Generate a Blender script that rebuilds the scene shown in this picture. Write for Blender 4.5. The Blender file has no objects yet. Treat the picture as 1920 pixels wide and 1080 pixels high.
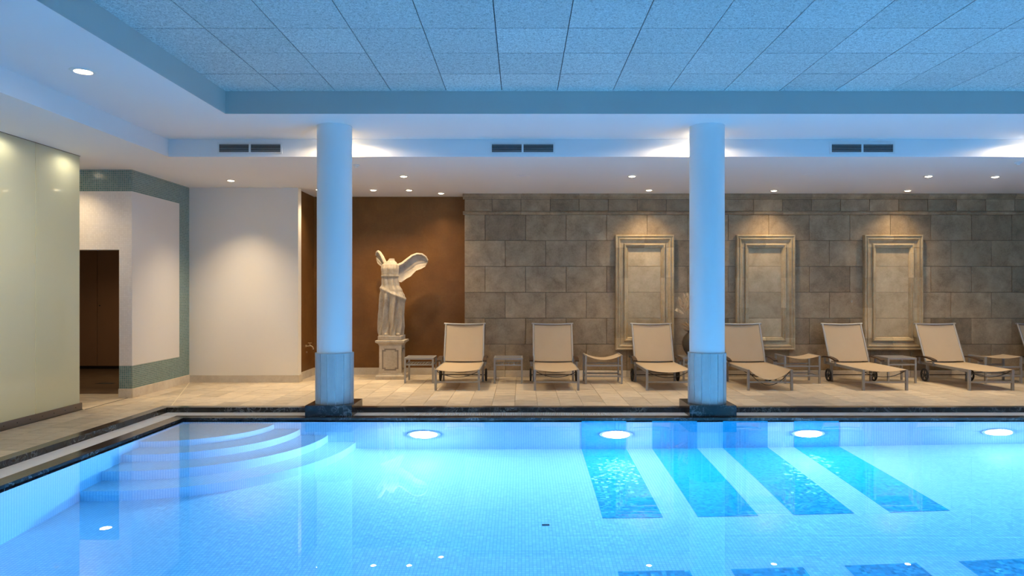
import bpy, math, random
from mathutils import Vector
random.seed(7)
PI = math.pi
SC = bpy.context.scene
COL = SC.collection

# ------------------------------------------------------------------ camera
cam_d = bpy.data.cameras.new('camera')
cam = bpy.data.objects.new('camera', cam_d)
COL.objects.link(cam)
cam.location = (0, 0, 1.475)
cam.rotation_euler = (PI / 2, 0, 0)
cam_d.sensor_width = 36
cam_d.lens = 1305 / 1920 * 36
cam_d.shift_x = -18 / 1920
cam_d.shift_y = 8 / 1920
cam_d.clip_start = 0.05
SC.camera = cam

# ------------------------------------------------------------------ world, exposure, light levels
world = bpy.data.worlds.new('world')
SC.world = world
world.use_nodes = True
world.node_tree.nodes['Background'].inputs[0].default_value = (0.02, 0.025, 0.03, 1)
world.node_tree.nodes['Background'].inputs[1].default_value = 0.3
vs = SC.view_settings
vs.view_transform = 'Standard'
vs.look = 'None'
vs.exposure = 0.0
vs.gamma = 1.0
vs.use_curve_mapping = False
SC.cycles.use_denoising = True
SC.cycles.max_bounces = 11
SC.cycles.diffuse_bounces = 4
SC.cycles.glossy_bounces = 4
SC.cycles.transmission_bounces = 7
SC.cycles.sample_clamp_indirect = 8

WARM = (1.0, 0.76, 0.47)
W_DOWN = 135.0          # downlight watts
POOL_COL = (0.54, 0.74, 1.0)
POOL_STR = 610.0        # underwater lens radiance

# ------------------------------------------------------------------ main dimensions (metres)
ZC_LOW, ZC_MID, ZC_TOP = 3.186, 3.408, 3.654
Y_STONE, Y_BROWN = 12.10, 12.47
PX0, PX1, PY0, PY1 = -3.78, 8.9, 0.6, 7.78       # water edges
Z_COPE, Z_KERB, Z_WATER, Z_POOL = 0.07, 0.126, 0.044, -1.29
X_GLASS = -5.56
X_MOS = -5.44
Y_WHITE = 11.39


# ------------------------------------------------------------------ helpers
class MB:
    def __init__(self):
        self.v = []
        self.f = []

    def add(self, vs_, fs):
        n = len(self.v)
        self.v += [tuple(p) for p in vs_]
        self.f += [tuple(i + n for i in q) for q in fs]
        return self

    def box(self, x0, x1, y0, y1, z0, z1):
        return self.add([(x0, y0, z0), (x1, y0, z0), (x1, y1, z0), (x0, y1, z0),
                         (x0, y0, z1), (x1, y0, z1), (x1, y1, z1), (x0, y1, z1)],
                        [(0, 3, 2, 1), (4, 5, 6, 7), (0, 1, 5, 4), (1, 2, 6, 5), (2, 3, 7, 6), (3, 0, 4, 7)])

    def tube(self, pts, r, n=8, cap=True):
        pts = [Vector(p) for p in pts]
        rs = r if isinstance(r, (list, tuple)) else [r] * len(pts)
        rings = []
        up = None
        for i, p in enumerate(pts):
            a = pts[max(0, i - 1)]
            b = pts[min(len(pts) - 1, i + 1)]
            t = (b - a).normalized()
            if up is None:
                up = Vector((0, 0, 1)) if abs(t.z) < 0.9 else Vector((1, 0, 0))
            s = t.cross(up).normalized()
            u = s.cross(t).normalized()
            up = u
            rings.append([p + (s * math.cos(2 * PI * k / n) + u * math.sin(2 * PI * k / n)) * rs[i] for k in range(n)])
        vs_ = [q for ring in rings for q in ring]
        fs = []
        for i in range(len(rings) - 1):
            for k in range(n):
                fs.append((i * n + k, (i + 1) * n + k, (i + 1) * n + (k + 1) % n, i * n + (k + 1) % n))
        if cap:
            fs.append(tuple(range(n)))
            fs.append(tuple((len(rings) - 1) * n + k for k in range(n - 1, -1, -1)))
        return self.add(vs_, fs)

    def bar(self, p, q, w, h):
        """rectangular bar from p to q, w across, h in height direction"""
        p, q = Vector(p), Vector(q)
        t = (q - p).normalized()
        up = Vector((0, 0, 1)) if abs(t.z) < 0.95 else Vector((0, 1, 0))
        s = t.cross(up).normalized() * w / 2
        u = s.cross(t).normalized() * h / 2
        vs_ = [p - s - u, p + s - u, p + s + u, p - s + u, q - s - u, q + s - u, q + s + u, q - s + u]
        return self.add(vs_, [(0, 1, 2, 3), (7, 6, 5, 4), (0, 4, 5, 1), (1, 5, 6, 2), (2, 6, 7, 3), (3, 7, 4, 0)])

    def lathe(self, prof, n=32, c=(0, 0), cap=True):
        vs_ = []
        fs = []
        for r, z in prof:
            for k in range(n):
                a = 2 * PI * k / n
                vs_.append((c[0] + r * math.cos(a), c[1] + r * math.sin(a), z))
        m = len(prof)
        for i in range(m - 1):
            for k in range(n):
                fs.append((i * n + k, i * n + (k + 1) % n, (i + 1) * n + (k + 1) % n, (i + 1) * n + k))
        if cap:
            fs.append(tuple(range(n - 1, -1, -1)))
            fs.append(tuple((m - 1) * n + k for k in range(n)))
        return self.add(vs_, fs)

    def prism(self, poly, fn):
        """poly: list of 2d points; fn(u,v,w) -> 3d for w in 0,1"""
        n = len(poly)
        vs_ = [fn(u, v, 0) for u, v in poly] + [fn(u, v, 1) for u, v in poly]
        fs = [tuple(range(n)), tuple(range(2 * n - 1, n - 1, -1))]
        for k in range(n):
            j = (k + 1) % n
            fs.append((k, k + n, j + n, j))
        return self.add(vs_, fs)

    def sheet(self, grid, thick):
        """grid[i][j] of points -> thin solid sheet, offset along z/normal by thick vector"""
        t = Vector(thick)
        a = len(grid)
        b = len(grid[0])
        vs_ = [Vector(p) for row in grid for p in row]
        vs_ += [p - t for p in vs_]
        N = a * b
        fs = []
        for i in range(a - 1):
            for j in range(b - 1):
                q = (i * b + j, i * b + j + 1, (i + 1) * b + j + 1, (i + 1) * b + j)
                fs.append(q)
                fs.append(tuple(x + N for x in reversed(q)))
        for i in range(a - 1):
            fs.append((i * b, (i + 1) * b, (i + 1) * b + N, i * b + N))
            fs.append((i * b + b - 1, i * b + b - 1 + N, (i + 1) * b + b - 1 + N, (i + 1) * b + b - 1))
        for j in range(b - 1):
            fs.append((j, j + N, j + 1 + N, j + 1))
            k = (a - 1) * b
            fs.append((k + j, k + j + 1, k + j + 1 + N, k + j + N))
        return self.add(vs_, fs)

    def mesh(self, name, mat=None, smooth=False, fix=True):
        me = bpy.data.meshes.new(name)
        me.from_pydata(self.v, [], self.f)
        if fix:
            import bmesh
            bm = bmesh.new()
            bm.from_mesh(me)
            bmesh.ops.recalc_face_normals(bm, faces=bm.faces)
            bm.to_mesh(me)
            bm.free()
        if smooth:
            me.polygons.foreach_set('use_smooth', [True] * len(me.polygons))
            try:
                me.set_sharp_from_angle(angle=math.radians(38))
            except Exception:
                pass
        if mat:
            me.materials.append(mat)
        me.update()
        return me

    def build(self, name, mat, parent=None, smooth=False, loc=(0, 0, 0), fix=True):
        return link(name, self.mesh(name, mat, smooth, fix), parent, loc)


def link(name, me, parent=None, loc=(0, 0, 0), rot=None):
    o = bpy.data.objects.new(name, me)
    COL.objects.link(o)
    o.location = loc
    if rot:
        o.rotation_euler = rot
    if parent:
        o.parent = parent
    return o


def tag(o, label=None, cat=None, group=None, kind=None):
    if label:
        o['label'] = label
    if cat:
        o['category'] = cat
    if group:
        o['group'] = group
    if kind:
        o['kind'] = kind
    return o


def thing(name, label, cat, loc=(0, 0, 0), rz=0, group=None, kind=None):
    o = bpy.data.objects.new(name, None)
    COL.objects.link(o)
    o.empty_display_size = 0.1
    o.location = loc
    o.rotation_euler = (0, 0, rz)
    return tag(o, label, cat, group, kind)


def B(*a):
    return MB().box(*a)


def struct(name, mb, mat, label, cat, smooth=False):
    return tag(mb.build(name, mat, smooth=smooth), label, cat, kind='structure')


# ------------------------------------------------------------------ materials
class NT:
    def __init__(self, name):
        self.m = bpy.data.materials.new(name)
        self.m.use_nodes = True
        self.t = self.m.node_tree
        self.t.nodes.clear()
        self.out = self.n('ShaderNodeOutputMaterial')

    def n(self, typ, **kw):
        nd = self.t.nodes.new(typ)
        for k, v in kw.items():
            setattr(nd, k, v)
        return nd

    def l(self, a, b):
        self.t.links.new(a, b)

    def val(self, inp, x):
        if hasattr(x, 'default_value') or hasattr(x, 'is_output'):
            self.l(x, inp)
        else:
            inp.default_value = x

    def math(self, op, a, b=None, c=None):
        nd = self.n('ShaderNodeMath', operation=op)
        for i, x in enumerate((a, b, c)):
            if x is not None:
                self.val(nd.inputs[i], x)
        return nd.outputs[0]

    def pos(self):
        return self.n('ShaderNodeNewGeometry').outputs['Position']

    def obj(self):
        return self.n('ShaderNodeTexCoord').outputs['Object']

    def noise(self, vec, scale, detail=4, rough=0.55, dist=0.0):
        nd = self.n('ShaderNodeTexNoise')
        self.l(vec, nd.inputs['Vector'])
        nd.inputs['Scale'].default_value = scale
        nd.inputs['Detail'].default_value = detail
        nd.inputs['Roughness'].default_value = rough
        nd.inputs['Distortion'].default_value = dist
        return nd.outputs['Fac']

    def ramp(self, fac, stops):
        nd = self.n('ShaderNodeValToRGB')
        el = nd.color_ramp.elements
        while len(el) < len(stops):
            el.new(0.5)
        for e, (p, c) in zip(el, stops):
            e.position = p
            e.color = (*c, 1) if len(c) == 3 else c
        self.val(nd.inputs[0], fac)
        return nd.outputs[0]

    def mix(self, fac, a, b, mode='MIX'):
        nd = self.n('ShaderNodeMix', data_type='RGBA', blend_type=mode)
        self.val(nd.inputs['Factor'], fac)
        for i, x in ((6, a), (7, b)):
            if isinstance(x, (tuple, list)):
                nd.inputs[i].default_value = (*x[:3], 1)
            else:
                self.l(x, nd.inputs[i])
        return nd.outputs[2]

    def rand(self):
        return self.n('ShaderNodeObjectInfo').outputs['Random']

    def principled(self, color, rough=0.6, metal=0.0, spec=0.5, bump=None, bstr=0.2, bdist=0.01):
        p = self.n('ShaderNodeBsdfPrincipled')
        if isinstance(color, (tuple, list)):
            p.inputs['Base Color'].default_value = (*color[:3], 1)
        else:
            self.l(color, p.inputs['Base Color'])
        self.val(p.inputs['Roughness'], rough)
        p.inputs['Metallic'].default_value = metal
        p.inputs['Specular IOR Level'].default_value = spec
        if bump is not None:
            b = self.n('ShaderNodeBump')
            b.inputs['Strength'].default_value = bstr
            b.inputs['Distance'].default_value = bdist
            self.l(bump, b.inputs['Height'])
            self.l(b.outputs[0], p.inputs['Normal'])
        return p.outputs[0]

    def done(self, sh):
        self.l(sh, self.out.inputs[0])
        return self.m


def plain(name, col, rough=0.6, metal=0.0, spec=0.5, var=0.06, nscale=6.0):
    m = NT(name)
    f = m.noise(m.obj(), nscale, 3)
    c = m.mix(f, tuple(x * (1 - var) for x in col), tuple(min(1, x * (1 + var)) for x in col))
    return m.done(m.principled(c, rough, metal, spec))


def mk_paint(name, col):
    m = NT(name)
    p = m.pos()
    f = m.noise(p, 1.3, 3)
    g = m.noise(p, 90, 2)
    c = m.mix(f, tuple(x * 0.97 for x in col), col)
    return m.done(m.principled(c, 0.62, spec=0.3, bump=g, bstr=0.05, bdist=0.002))


M = {}
M['paint'] = mk_paint('white paint', (0.76, 0.745, 0.72))
M['ceil_paint'] = mk_paint('ceiling paint', (0.80, 0.80, 0.80))
M['jamb'] = mk_paint('cream paint', (0.82, 0.78, 0.70))


def mk_woodwool():
    m = NT('wood wool tile')
    p = m.pos()
    a = m.noise(p, 95, 4, 0.7, 1.2)
    b = m.noise(p, 32, 3, 0.6, 0.8)
    h = m.math('MULTIPLY_ADD', a, 0.75, m.math('MULTIPLY', b, 0.25))
    c = m.ramp(h, [(0.36, (0.16, 0.18, 0.18)), (0.47, (0.46, 0.50, 0.48)), (0.60, (0.70, 0.74, 0.71))])
    rv = m.math('MULTIPLY_ADD', m.rand(), 0.12, 0.92)
    cc = m.n('ShaderNodeVectorMath', operation='SCALE')
    m.l(c, cc.inputs[0])
    m.l(rv, cc.inputs['Scale'])
    return m.done(m.principled(cc.outputs[0], 0.9, spec=0.1, bump=h, bstr=0.5, bdist=0.006))


M['woodwool'] = mk_woodwool()
M['joint_dark'] = plain('dark joint', (0.03, 0.035, 0.04), 0.9)


def mk_stone(name, dark, mid, light, rough=0.62):
    m = NT(name)
    p = m.pos()
    r = m.rand()
    off = m.n('ShaderNodeCombineXYZ')
    m.l(m.math('MULTIPLY', r, 40.0), off.inputs[0])
    m.l(m.math('MULTIPLY', r, 17.0), off.inputs[2])
    ad = m.n('ShaderNodeVectorMath', operation='ADD')
    m.l(p, ad.inputs[0])
    m.l(off.outputs[0], ad.inputs[1])
    v = ad.outputs[0]
    a = m.noise(v, 4.5, 6, 0.62, 0.3)
    b = m.noise(v, 38, 4, 0.7)
    f = m.math('MULTIPLY_ADD', a, 0.7, m.math('MULTIPLY', b, 0.3))
    c = m.ramp(f, [(0.33, dark), (0.5, mid), (0.68, light)])
    sc = m.math('MULTIPLY_ADD', r, 0.42, 0.79)
    cc = m.n('ShaderNodeVectorMath', operation='SCALE')
    m.l(c, cc.inputs[0])
    m.l(sc, cc.inputs['Scale'])
    return m.done(m.principled(cc.outputs[0], rough, spec=0.35, bump=f, bstr=0.35, bdist=0.008))


M['stone'] = mk_stone('sandstone block', (0.205, 0.145, 0.082), (0.32, 0.233, 0.137), (0.43, 0.32, 0.195))
M['stone_frame'] = mk_stone('carved stone', (0.37, 0.28, 0.16), (0.48, 0.37, 0.22), (0.57, 0.45, 0.275), 0.5)
M['stone_joint'] = plain('stone joint', (0.09, 0.075, 0.058), 0.9)


def mk_travertine():
    m = NT('travertine tile')
    p = m.pos()
    r = m.rand()
    off = m.n('ShaderNodeCombineXYZ')
    m.l(m.math('MULTIPLY', r, 31.0), off.inputs[0])
    ad = m.n('ShaderNodeVectorMath', operation='ADD')
    m.l(p, ad.inputs[0])
    m.l(off.outputs[0], ad.inputs[1])
    st = m.n('ShaderNodeMapping')
    m.l(ad.outputs[0], st.inputs[0])
    st.inputs['Scale'].default_value = (1.2, 4.0, 1)
    a = m.noise(st.outputs[0], 3.2, 6, 0.6, 0.5)
    b = m.noise(ad.outputs[0], 40, 4, 0.7)
    f = m.math('MULTIPLY_ADD', a, 0.75, m.math('MULTIPLY', b, 0.25))
    c = m.ramp(f, [(0.32, (0.42, 0.34, 0.235)), (0.5, (0.63, 0.525, 0.385)), (0.68, (0.73, 0.63, 0.48))])
    sc = m.math('MULTIPLY_ADD', r, 0.30, 0.83)
    cc = m.n('ShaderNodeVectorMath', operation='SCALE')
    m.l(c, cc.inputs[0])
    m.l(sc, cc.inputs['Scale'])
    return m.done(m.principled(cc.outputs[0], 0.42, spec=0.4, bump=f, bstr=0.12, bdist=0.004))


M['travertine'] = mk_travertine()
M['grout'] = plain('sand grout', (0.26, 0.21, 0.15), 0.9)
M['base_stone'] = mk_stone('limestone skirting', (0.55, 0.47, 0.36), (0.66, 0.58, 0.46), (0.74, 0.67, 0.55), 0.5)


def mk_stucco():
    m = NT('brown stucco')
    p = m.pos()
    s = m.n('ShaderNodeSeparateXYZ')
    m.l(p, s.inputs[0])
    sz = 0.21
    cells = m.n('ShaderNodeCombineXYZ')
    m.l(m.math('FLOOR', m.math('DIVIDE', m.math('ADD', s.outputs[0], s.outputs[1]), sz)), cells.inputs[0])
    m.l(m.math('FLOOR', m.math('DIVIDE', s.outputs[2], sz)), cells.inputs[1])
    wn = m.n('ShaderNodeTexWhiteNoise')
    m.l(cells.outputs[0], wn.inputs['Vector'])
    a = m.noise(p, 2.2, 5, 0.6, 0.4)
    b = m.noise(p, 26, 5, 0.7)
    f = m.math('MULTIPLY_ADD', a, 0.6, m.math('MULTIPLY', b, 0.3))
    f2 = m.math('MULTIPLY_ADD', wn.outputs['Value'], 0.08, f)
    c = m.ramp(f2, [(0.25, (0.12, 0.050, 0.011)), (0.5, (0.165, 0.071, 0.016)), (0.75, (0.215, 0.100, 0.027))])
    return m.done(m.principled(c, 0.5, spec=0.3, bump=f, bstr=0.5, bdist=0.015))


M['stucco'] = mk_stucco()


def mk_marble():
    m = NT('black marble')
    p = m.pos()
    a = m.noise(p, 7, 8, 0.65, 1.6)
    v = m.math('ABSOLUTE', m.math('SUBTRACT', a, 0.5))
    vein = m.ramp(v, [(0.0, (1, 1, 1)), (0.012, (0.25, 0.25, 0.25)), (0.03, (0, 0, 0))])
    b = m.noise(p, 3, 4)
    base = m.mix(b, (0.010, 0.010, 0.011), (0.040, 0.036, 0.032))
    msk = m.ramp(m.noise(p, 2.6, 2), [(0.42, (0, 0, 0)), (0.62, (1, 1, 1))])
    fac = m.math('MULTIPLY', vein, m.math('MULTIPLY', msk, 0.8))
    c = m.mix(fac, base, (0.42, 0.42, 0.40))
    return m.done(m.principled(c, 0.17, spec=0.5))


M['marble'] = mk_marble()
M['grate'] = plain('white plastic grate', (0.88, 0.86, 0.82), 0.45)
M['gutter'] = plain('dark gutter', (0.05, 0.05, 0.05), 0.8)


def mk_mosaic(name, mode, size, tile, tile2, grout, rough=0.3, gw=0.07, sparkle=0.0, spec=0.5):
    """mode 'floor': u=x v=y ; 'wall': u=x+y v=z"""
    m = NT(name)
    s = m.n('ShaderNodeSeparateXYZ')
    m.l(m.pos(), s.inputs[0])
    if mode == 'floor':
        u, v = s.outputs[0], s.outputs[1]
    else:
        u, v = m.math('ADD', s.outputs[0], s.outputs[1]), s.outputs[2]
    u = m.math('DIVIDE', u, size)
    v = m.math('DIVIDE', v, size)
    cells = m.n('ShaderNodeCombineXYZ')
    m.l(m.math('FLOOR', u), cells.inputs[0])
    m.l(m.math('FLOOR', v), cells.inputs[1])
    wn = m.n('ShaderNodeTexWhiteNoise')
    m.l(cells.outputs[0], wn.inputs['Vector'])
    fu = m.math('ABSOLUTE', m.math('SUBTRACT', m.math('FRACT', u), 0.5))
    fv = m.math('ABSOLUTE', m.math('SUBTRACT', m.math('FRACT', v), 0.5))
    g = m.math('GREATER_THAN', m.math('MAXIMUM', fu, fv), 0.5 - gw)
    tc = m.mix(wn.outputs['Value'], tile, tile2)
    c = m.mix(g, tc, grout)
    sh = m.n('ShaderNodeBsdfPrincipled')
    m.l(c, sh.inputs['Base Color'])
    sh.inputs['Roughness'].default_value = rough
    sh.inputs['Specular IOR Level'].default_value = spec
    if sparkle:
        geo = m.n('ShaderNodeNewGeometry')
        sub = m.n('ShaderNodeVectorMath', operation='SUBTRACT')
        m.l(wn.outputs['Color'], sub.inputs[0])
        sub.inputs[1].default_value = (0.5, 0.5, 0.5)
        scl = m.n('ShaderNodeVectorMath', operation='SCALE')
        m.l(sub.outputs[0], scl.inputs[0])
        scl.inputs['Scale'].default_value = sparkle
        add = m.n('ShaderNodeVectorMath', operation='ADD')
        m.l(geo.outputs['Normal'], add.inputs[0])
        m.l(scl.outputs[0], add.inputs[1])
        nrm = m.n('ShaderNodeVectorMath', operation='NORMALIZE')
        m.l(add.outputs[0], nrm.inputs[0])
        m.l(nrm.outputs[0], sh.inputs['Normal'])
    return m.done(sh.outputs[0])


M['teal'] = mk_mosaic('teal mosaic', 'wall', 0.026, (0.07, 0.17, 0.18), (0.13, 0.27, 0.26), (0.42, 0.45, 0.42), 0.22, 0.09, 0.05)
M['white_mosaic'] = mk_mosaic('white mosaic', 'wall', 0.026, (0.74, 0.71, 0.67), (0.80, 0.77, 0.73), (0.66, 0.63, 0.59), 0.3, 0.06)
M['pool_floor'] = mk_mosaic('pool floor mosaic', 'floor', 0.027, (0.78, 0.83, 0.86), (0.85, 0.89, 0.91), (0.50, 0.64, 0.76), 0.25, 0.08, 0.10)
M['pool_wall'] = mk_mosaic('pool wall mosaic', 'wall', 0.027, (0.78, 0.83, 0.86), (0.85, 0.89, 0.91), (0.50, 0.64, 0.76), 0.25, 0.08, 0.06)
M['stripe_floor'] = mk_mosaic('blue floor mosaic', 'floor', 0.027, (0.0, 0.39, 0.52), (0.015, 0.51, 0.67), (0.02, 0.48, 0.63), 0.14, 0.07, 0.26)
M['stripe_wall'] = mk_mosaic('blue wall mosaic', 'wall', 0.027, (0.01, 0.40, 0.60), (0.04, 0.50, 0.70), (0.05, 0.48, 0.66), 0.2, 0.07, 0.10)


def mk_water():
    m = NT('pool water')
    g = m.n('ShaderNodeBsdfGlass')
    g.inputs['IOR'].default_value = 1.333
    g.inputs['Roughness'].default_value = 0.0
    g.inputs['Color'].default_value = (0.96, 0.99, 1.0, 1)
    va = m.n('ShaderNodeVolumeAbsorption')
    va.inputs['Color'].default_value = (0.0, 0.75, 0.99, 1)
    va.inputs['Density'].default_value = 0.30
    m.l(va.outputs[0], m.out.inputs['Volume'])
    return m.done(g.outputs[0])


M['water'] = mk_water()


def mk_frosted():
    m = NT('frosted glass')
    tr = m.n('ShaderNodeBsdfTranslucent')
    tr.inputs[0].default_value = (0.72, 0.80, 0.74, 1)
    df = m.n('ShaderNodeBsdfDiffuse')
    df.inputs[0].default_value = (0.60, 0.64, 0.54, 1)
    mx = m.n('ShaderNodeMixShader')
    mx.inputs[0].default_value = 0.5
    m.l(tr.outputs[0], mx.inputs[1])
    m.l(df.outputs[0], mx.inputs[2])
    gl = m.n('ShaderNodeBsdfGlossy')
    gl.inputs['Roughness'].default_value = 0.06
    fr = m.n('ShaderNodeFresnel')
    fr.inputs[0].default_value = 1.45
    m2 = m.n('ShaderNodeMixShader')
    m.l(fr.outputs[0], m2.inputs[0])
    m.l(mx.outputs[0], m2.inputs[1])
    m.l(gl.outputs[0], m2.inputs[2])
    return m.done(m2.outputs[0])


M['frosted'] = mk_frosted()


def mk_clear():
    m = NT('clear green glass')
    t = m.n('ShaderNodeBsdfTransparent')
    t.inputs[0].default_value = (0.88, 0.93, 0.88, 1)
    gl = m.n('ShaderNodeBsdfGlossy')
    gl.inputs['Roughness'].default_value = 0.03
    x = m.n('ShaderNodeMixShader')
    x.inputs[0].default_value = 0.06
    m.l(t.outputs[0], x.inputs[1])
    m.l(gl.outputs[0], x.inputs[2])
    return m.done(x.outputs[0])


M['clear'] = mk_clear()
M['glass_edge'] = plain('glass edge', (0.62, 0.72, 0.60), 0.2)


def mk_fabric():
    m = NT('beige sling')
    o = m.obj()
    w = m.n('ShaderNodeTexWave', bands_direction='X')
    m.l(o, w.inputs[0])
    w.inputs['Scale'].default_value = 120
    f = m.noise(o, 5, 3)
    c = m.mix(f, (0.63, 0.495, 0.33), (0.69, 0.55, 0.38))
    c2 = m.mix(m.math('MULTIPLY', w.outputs['Fac'], 0.15), c, (0.40, 0.32, 0.22))
    p = m.principled(c2, 0.75, spec=0.2)
    t = m.n('ShaderNodeBsdfTransparent')
    tl = m.n('ShaderNodeBsdfTranslucent')
    m.l(c2, tl.inputs[0])
    a = m.n('ShaderNodeMixShader')
    a.inputs[0].default_value = 0.22
    m.l(p, a.inputs[1])
    m.l(tl.outputs[0], a.inputs[2])
    x = m.n('ShaderNodeMixShader')
    x.inputs[0].default_value = 0.06
    m.l(a.outputs[0], x.inputs[1])
    m.l(t.outputs[0], x.inputs[2])
    return m.done(x.outputs[0])


M['fabric'] = mk_fabric()
M['alu'] = plain('grey metal', (0.36, 0.345, 0.325), 0.38, 0.35)
M['wood'] = plain('dark wood', (0.05, 0.028, 0.015), 0.45, var=0.3, nscale=18)
M['rubber'] = plain('black rubber', (0.018, 0.02, 0.026), 0.6)
M['cable'] = plain('dark cable', (0.05, 0.047, 0.045), 0.5)
M['column'] = mk_paint('column paint', (0.86, 0.86, 0.85))
M['slab'] = plain('pale column stone', (0.44, 0.47, 0.47), 0.45, var=0.12, nscale=14)
M['slab_joint'] = plain('white joint', (0.85, 0.85, 0.84), 0.6)
M['statue'] = mk_stone('weathered cast stone', (0.30, 0.25, 0.19), (0.43, 0.365, 0.28), (0.54, 0.465, 0.365), 0.85)
M['pedestal'] = mk_stone('pale cast stone', (0.40, 0.33, 0.24), (0.53, 0.45, 0.34), (0.62, 0.54, 0.42), 0.75)
M['ped_line'] = plain('grey brown panel border', (0.23, 0.19, 0.15), 0.7)
M['vent_white'] = plain('vent enamel', (0.72, 0.72, 0.71), 0.4)
M['vent_dark'] = plain('vent interior', (0.012, 0.014, 0.018), 0.8)
M['vent_slat'] = plain('vent slat', (0.30, 0.32, 0.33), 0.5)
M['trim_ring'] = plain('lamp ring', (0.75, 0.73, 0.70), 0.35)
M['brass'] = plain('worn brass', (0.62, 0.50, 0.33), 0.32, 0.8)
M['urn'] = plain('dark bronze urn', (0.055, 0.042, 0.03), 0.4, 0.2, var=0.25, nscale=9)
M['dry_leaf'] = plain('dried leaf', (0.36, 0.25, 0.14), 0.7, var=0.3, nscale=25)
M['dry_flower'] = plain('dried flower', (0.62, 0.46, 0.28), 0.7, var=0.2, nscale=25)
M['cup_brown'] = plain('brown laminate', (0.30, 0.16, 0.085), 0.45, var=0.08, nscale=3)
M['rail_metal'] = plain('brushed rail', (0.22, 0.19, 0.17), 0.4, 0.5)
M['dark_steel'] = plain('dark steel', (0.05, 0.045, 0.04), 0.4, 0.4)
M['strip'] = plain('pale joint strip', (0.80, 0.70, 0.52), 0.4)


def mk_emit(name, col, s):
    m = NT(name)
    e = m.n('ShaderNodeEmission')
    e.inputs[0].default_value = (*col, 1)
    e.inputs[1].default_value = s
    return m.done(e.outputs[0])


M['lens'] = mk_emit('lamp lens', (1.0, 0.80, 0.52), 34)
M['pool_lens'] = mk_emit('pool lamp lens', POOL_COL, POOL_STR)

# ------------------------------------------------------------------ SETTING: ceilings
X_L, X_R, Y_N = -9.6, 10.5, -2.5
CX0, CY1 = -3.214, 7.543
NCX, NCY, TS = 20, 11, 0.6
CX1, CY0 = CX0 + NCX * TS, CY1 - NCY * TS
FX, FY = -4.459, 8.79          # fascia lines
NY = -0.3

c = MB()
c.box(X_L, X_R, FY, 14.2, ZC_LOW, 3.75)
c.box(X_L, FX, Y_N, FY, ZC_LOW, 3.75)
c.box(FX, X_R, Y_N, NY, ZC_LOW, 3.75)
struct('ceiling_low', c, M['ceil_paint'], 'low white ceiling with recessed lamps over the deck', 'ceiling')
c = MB()
c.box(FX, X_R, CY1, FY, ZC_MID, 3.75)
c.box(FX, CX0, NY, CY1, ZC_MID, 3.75)
c.box(CX1, X_R, NY, CY1, ZC_MID, 3.75)
c.box(CX0, CX1, NY, CY0, ZC_MID, 3.75)
cb = MB().box(CX0, CX1, CY1 - 0.006, CY1, ZC_MID, ZC_TOP).box(CX0, CX0 + 0.006, CY0, CY1 - 0.006, ZC_MID, ZC_TOP) \
    .box(CX1 - 0.006, CX1, CY0, CY1 - 0.006, ZC_MID, ZC_TOP).box(CX0 + 0.006, CX1 - 0.006, CY0, CY0 + 0.006, ZC_MID, ZC_TOP)
struct('trim_coffer', cb, mk_paint('grey band paint', (0.52, 0.53, 0.50)), 'grey painted upright band round the tiled ceiling coffer', 'ceiling band')
struct('ceiling_middle', c, M['ceil_paint'], 'middle ceiling step running round the tiled coffer', 'ceiling')
coffer = struct('ceiling_coffer', B(CX0, CX1, CY0, CY1, ZC_TOP + 0.012, 3.75), M['joint_dark'],
                'raised ceiling of grey wood wool tiles above the pool', 'ceiling')
g = 0.0040
tm = MB().box(-TS / 2 + g, TS / 2 - g, -TS / 2 + g, TS / 2 - g, 0, 0.012).mesh('ceiling_tile', M['woodwool'])
for i in range(NCX):
    for j in range(NCY):
        link('ceiling_tile', tm, coffer, (CX0 + (i + 0.5) * TS, CY0 + (j + 0.5) * TS, ZC_TOP + random.uniform(-0.0015, 0.0005)))

# ------------------------------------------------------------------ SETTING: walls
ZT = 3.3
struct('wall_front', B(X_L, X_R, Y_N - 0.2, Y_N, -0.1, 3.75), M['paint'], 'plain white wall behind the viewer', 'wall')
struct('wall_right', B(X_R, X_R + 0.2, Y_N, 14.2, -0.1, 3.75), M['paint'], 'plain white wall at the far right end', 'wall')
struct('wall_left', B(X_L - 0.2, X_L, Y_N, 14.2, -0.1, 3.75), M['paint'], 'plain white wall behind the frosted glass', 'wall')
wh = MB().box(X_MOS - 0.18, -3.657, Y_WHITE, Y_WHITE + 0.16, 0, ZC_LOW)
struct('wall_alcove', wh, M['jamb'], 'pale wall washed by a lamp between mosaic and recess', 'wall')

# shower wall with opening; parts are mosaic fields
mos = struct('wall_mosaic', MB().box(X_MOS - 0.18, X_MOS - 0.004, 9.724, Y_WHITE, 0, ZC_LOW)
             .box(X_L, X_MOS - 0.18, 9.724, 9.90, 2.07, ZC_LOW).box(X_L, -6.95, 9.724, 9.90, 0, 2.07),
             M['paint'], 'wall with teal mosaic bands beside the doorway', 'wall')


def mos_part(name, bx, mat):
    B(*bx).build(name, M[mat], mos)


# side face (x = X_MOS)
mos_part('teal_band', (X_MOS - 0.006, X_MOS, 9.72, Y_WHITE, 2.885, ZC_LOW), 'teal')
mos_part('teal_band', (X_MOS - 0.006, X_MOS, 11.06, Y_WHITE, 0.449, 2.885), 'teal')
mos_part('teal_band', (X_MOS - 0.006, X_MOS, 9.72, Y_WHITE, 0.128, 0.449), 'teal')
mos_part('white_panel', (X_MOS - 0.006, X_MOS + 0.001, 9.72, 11.06, 0.449, 2.885), 'paint')
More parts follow.
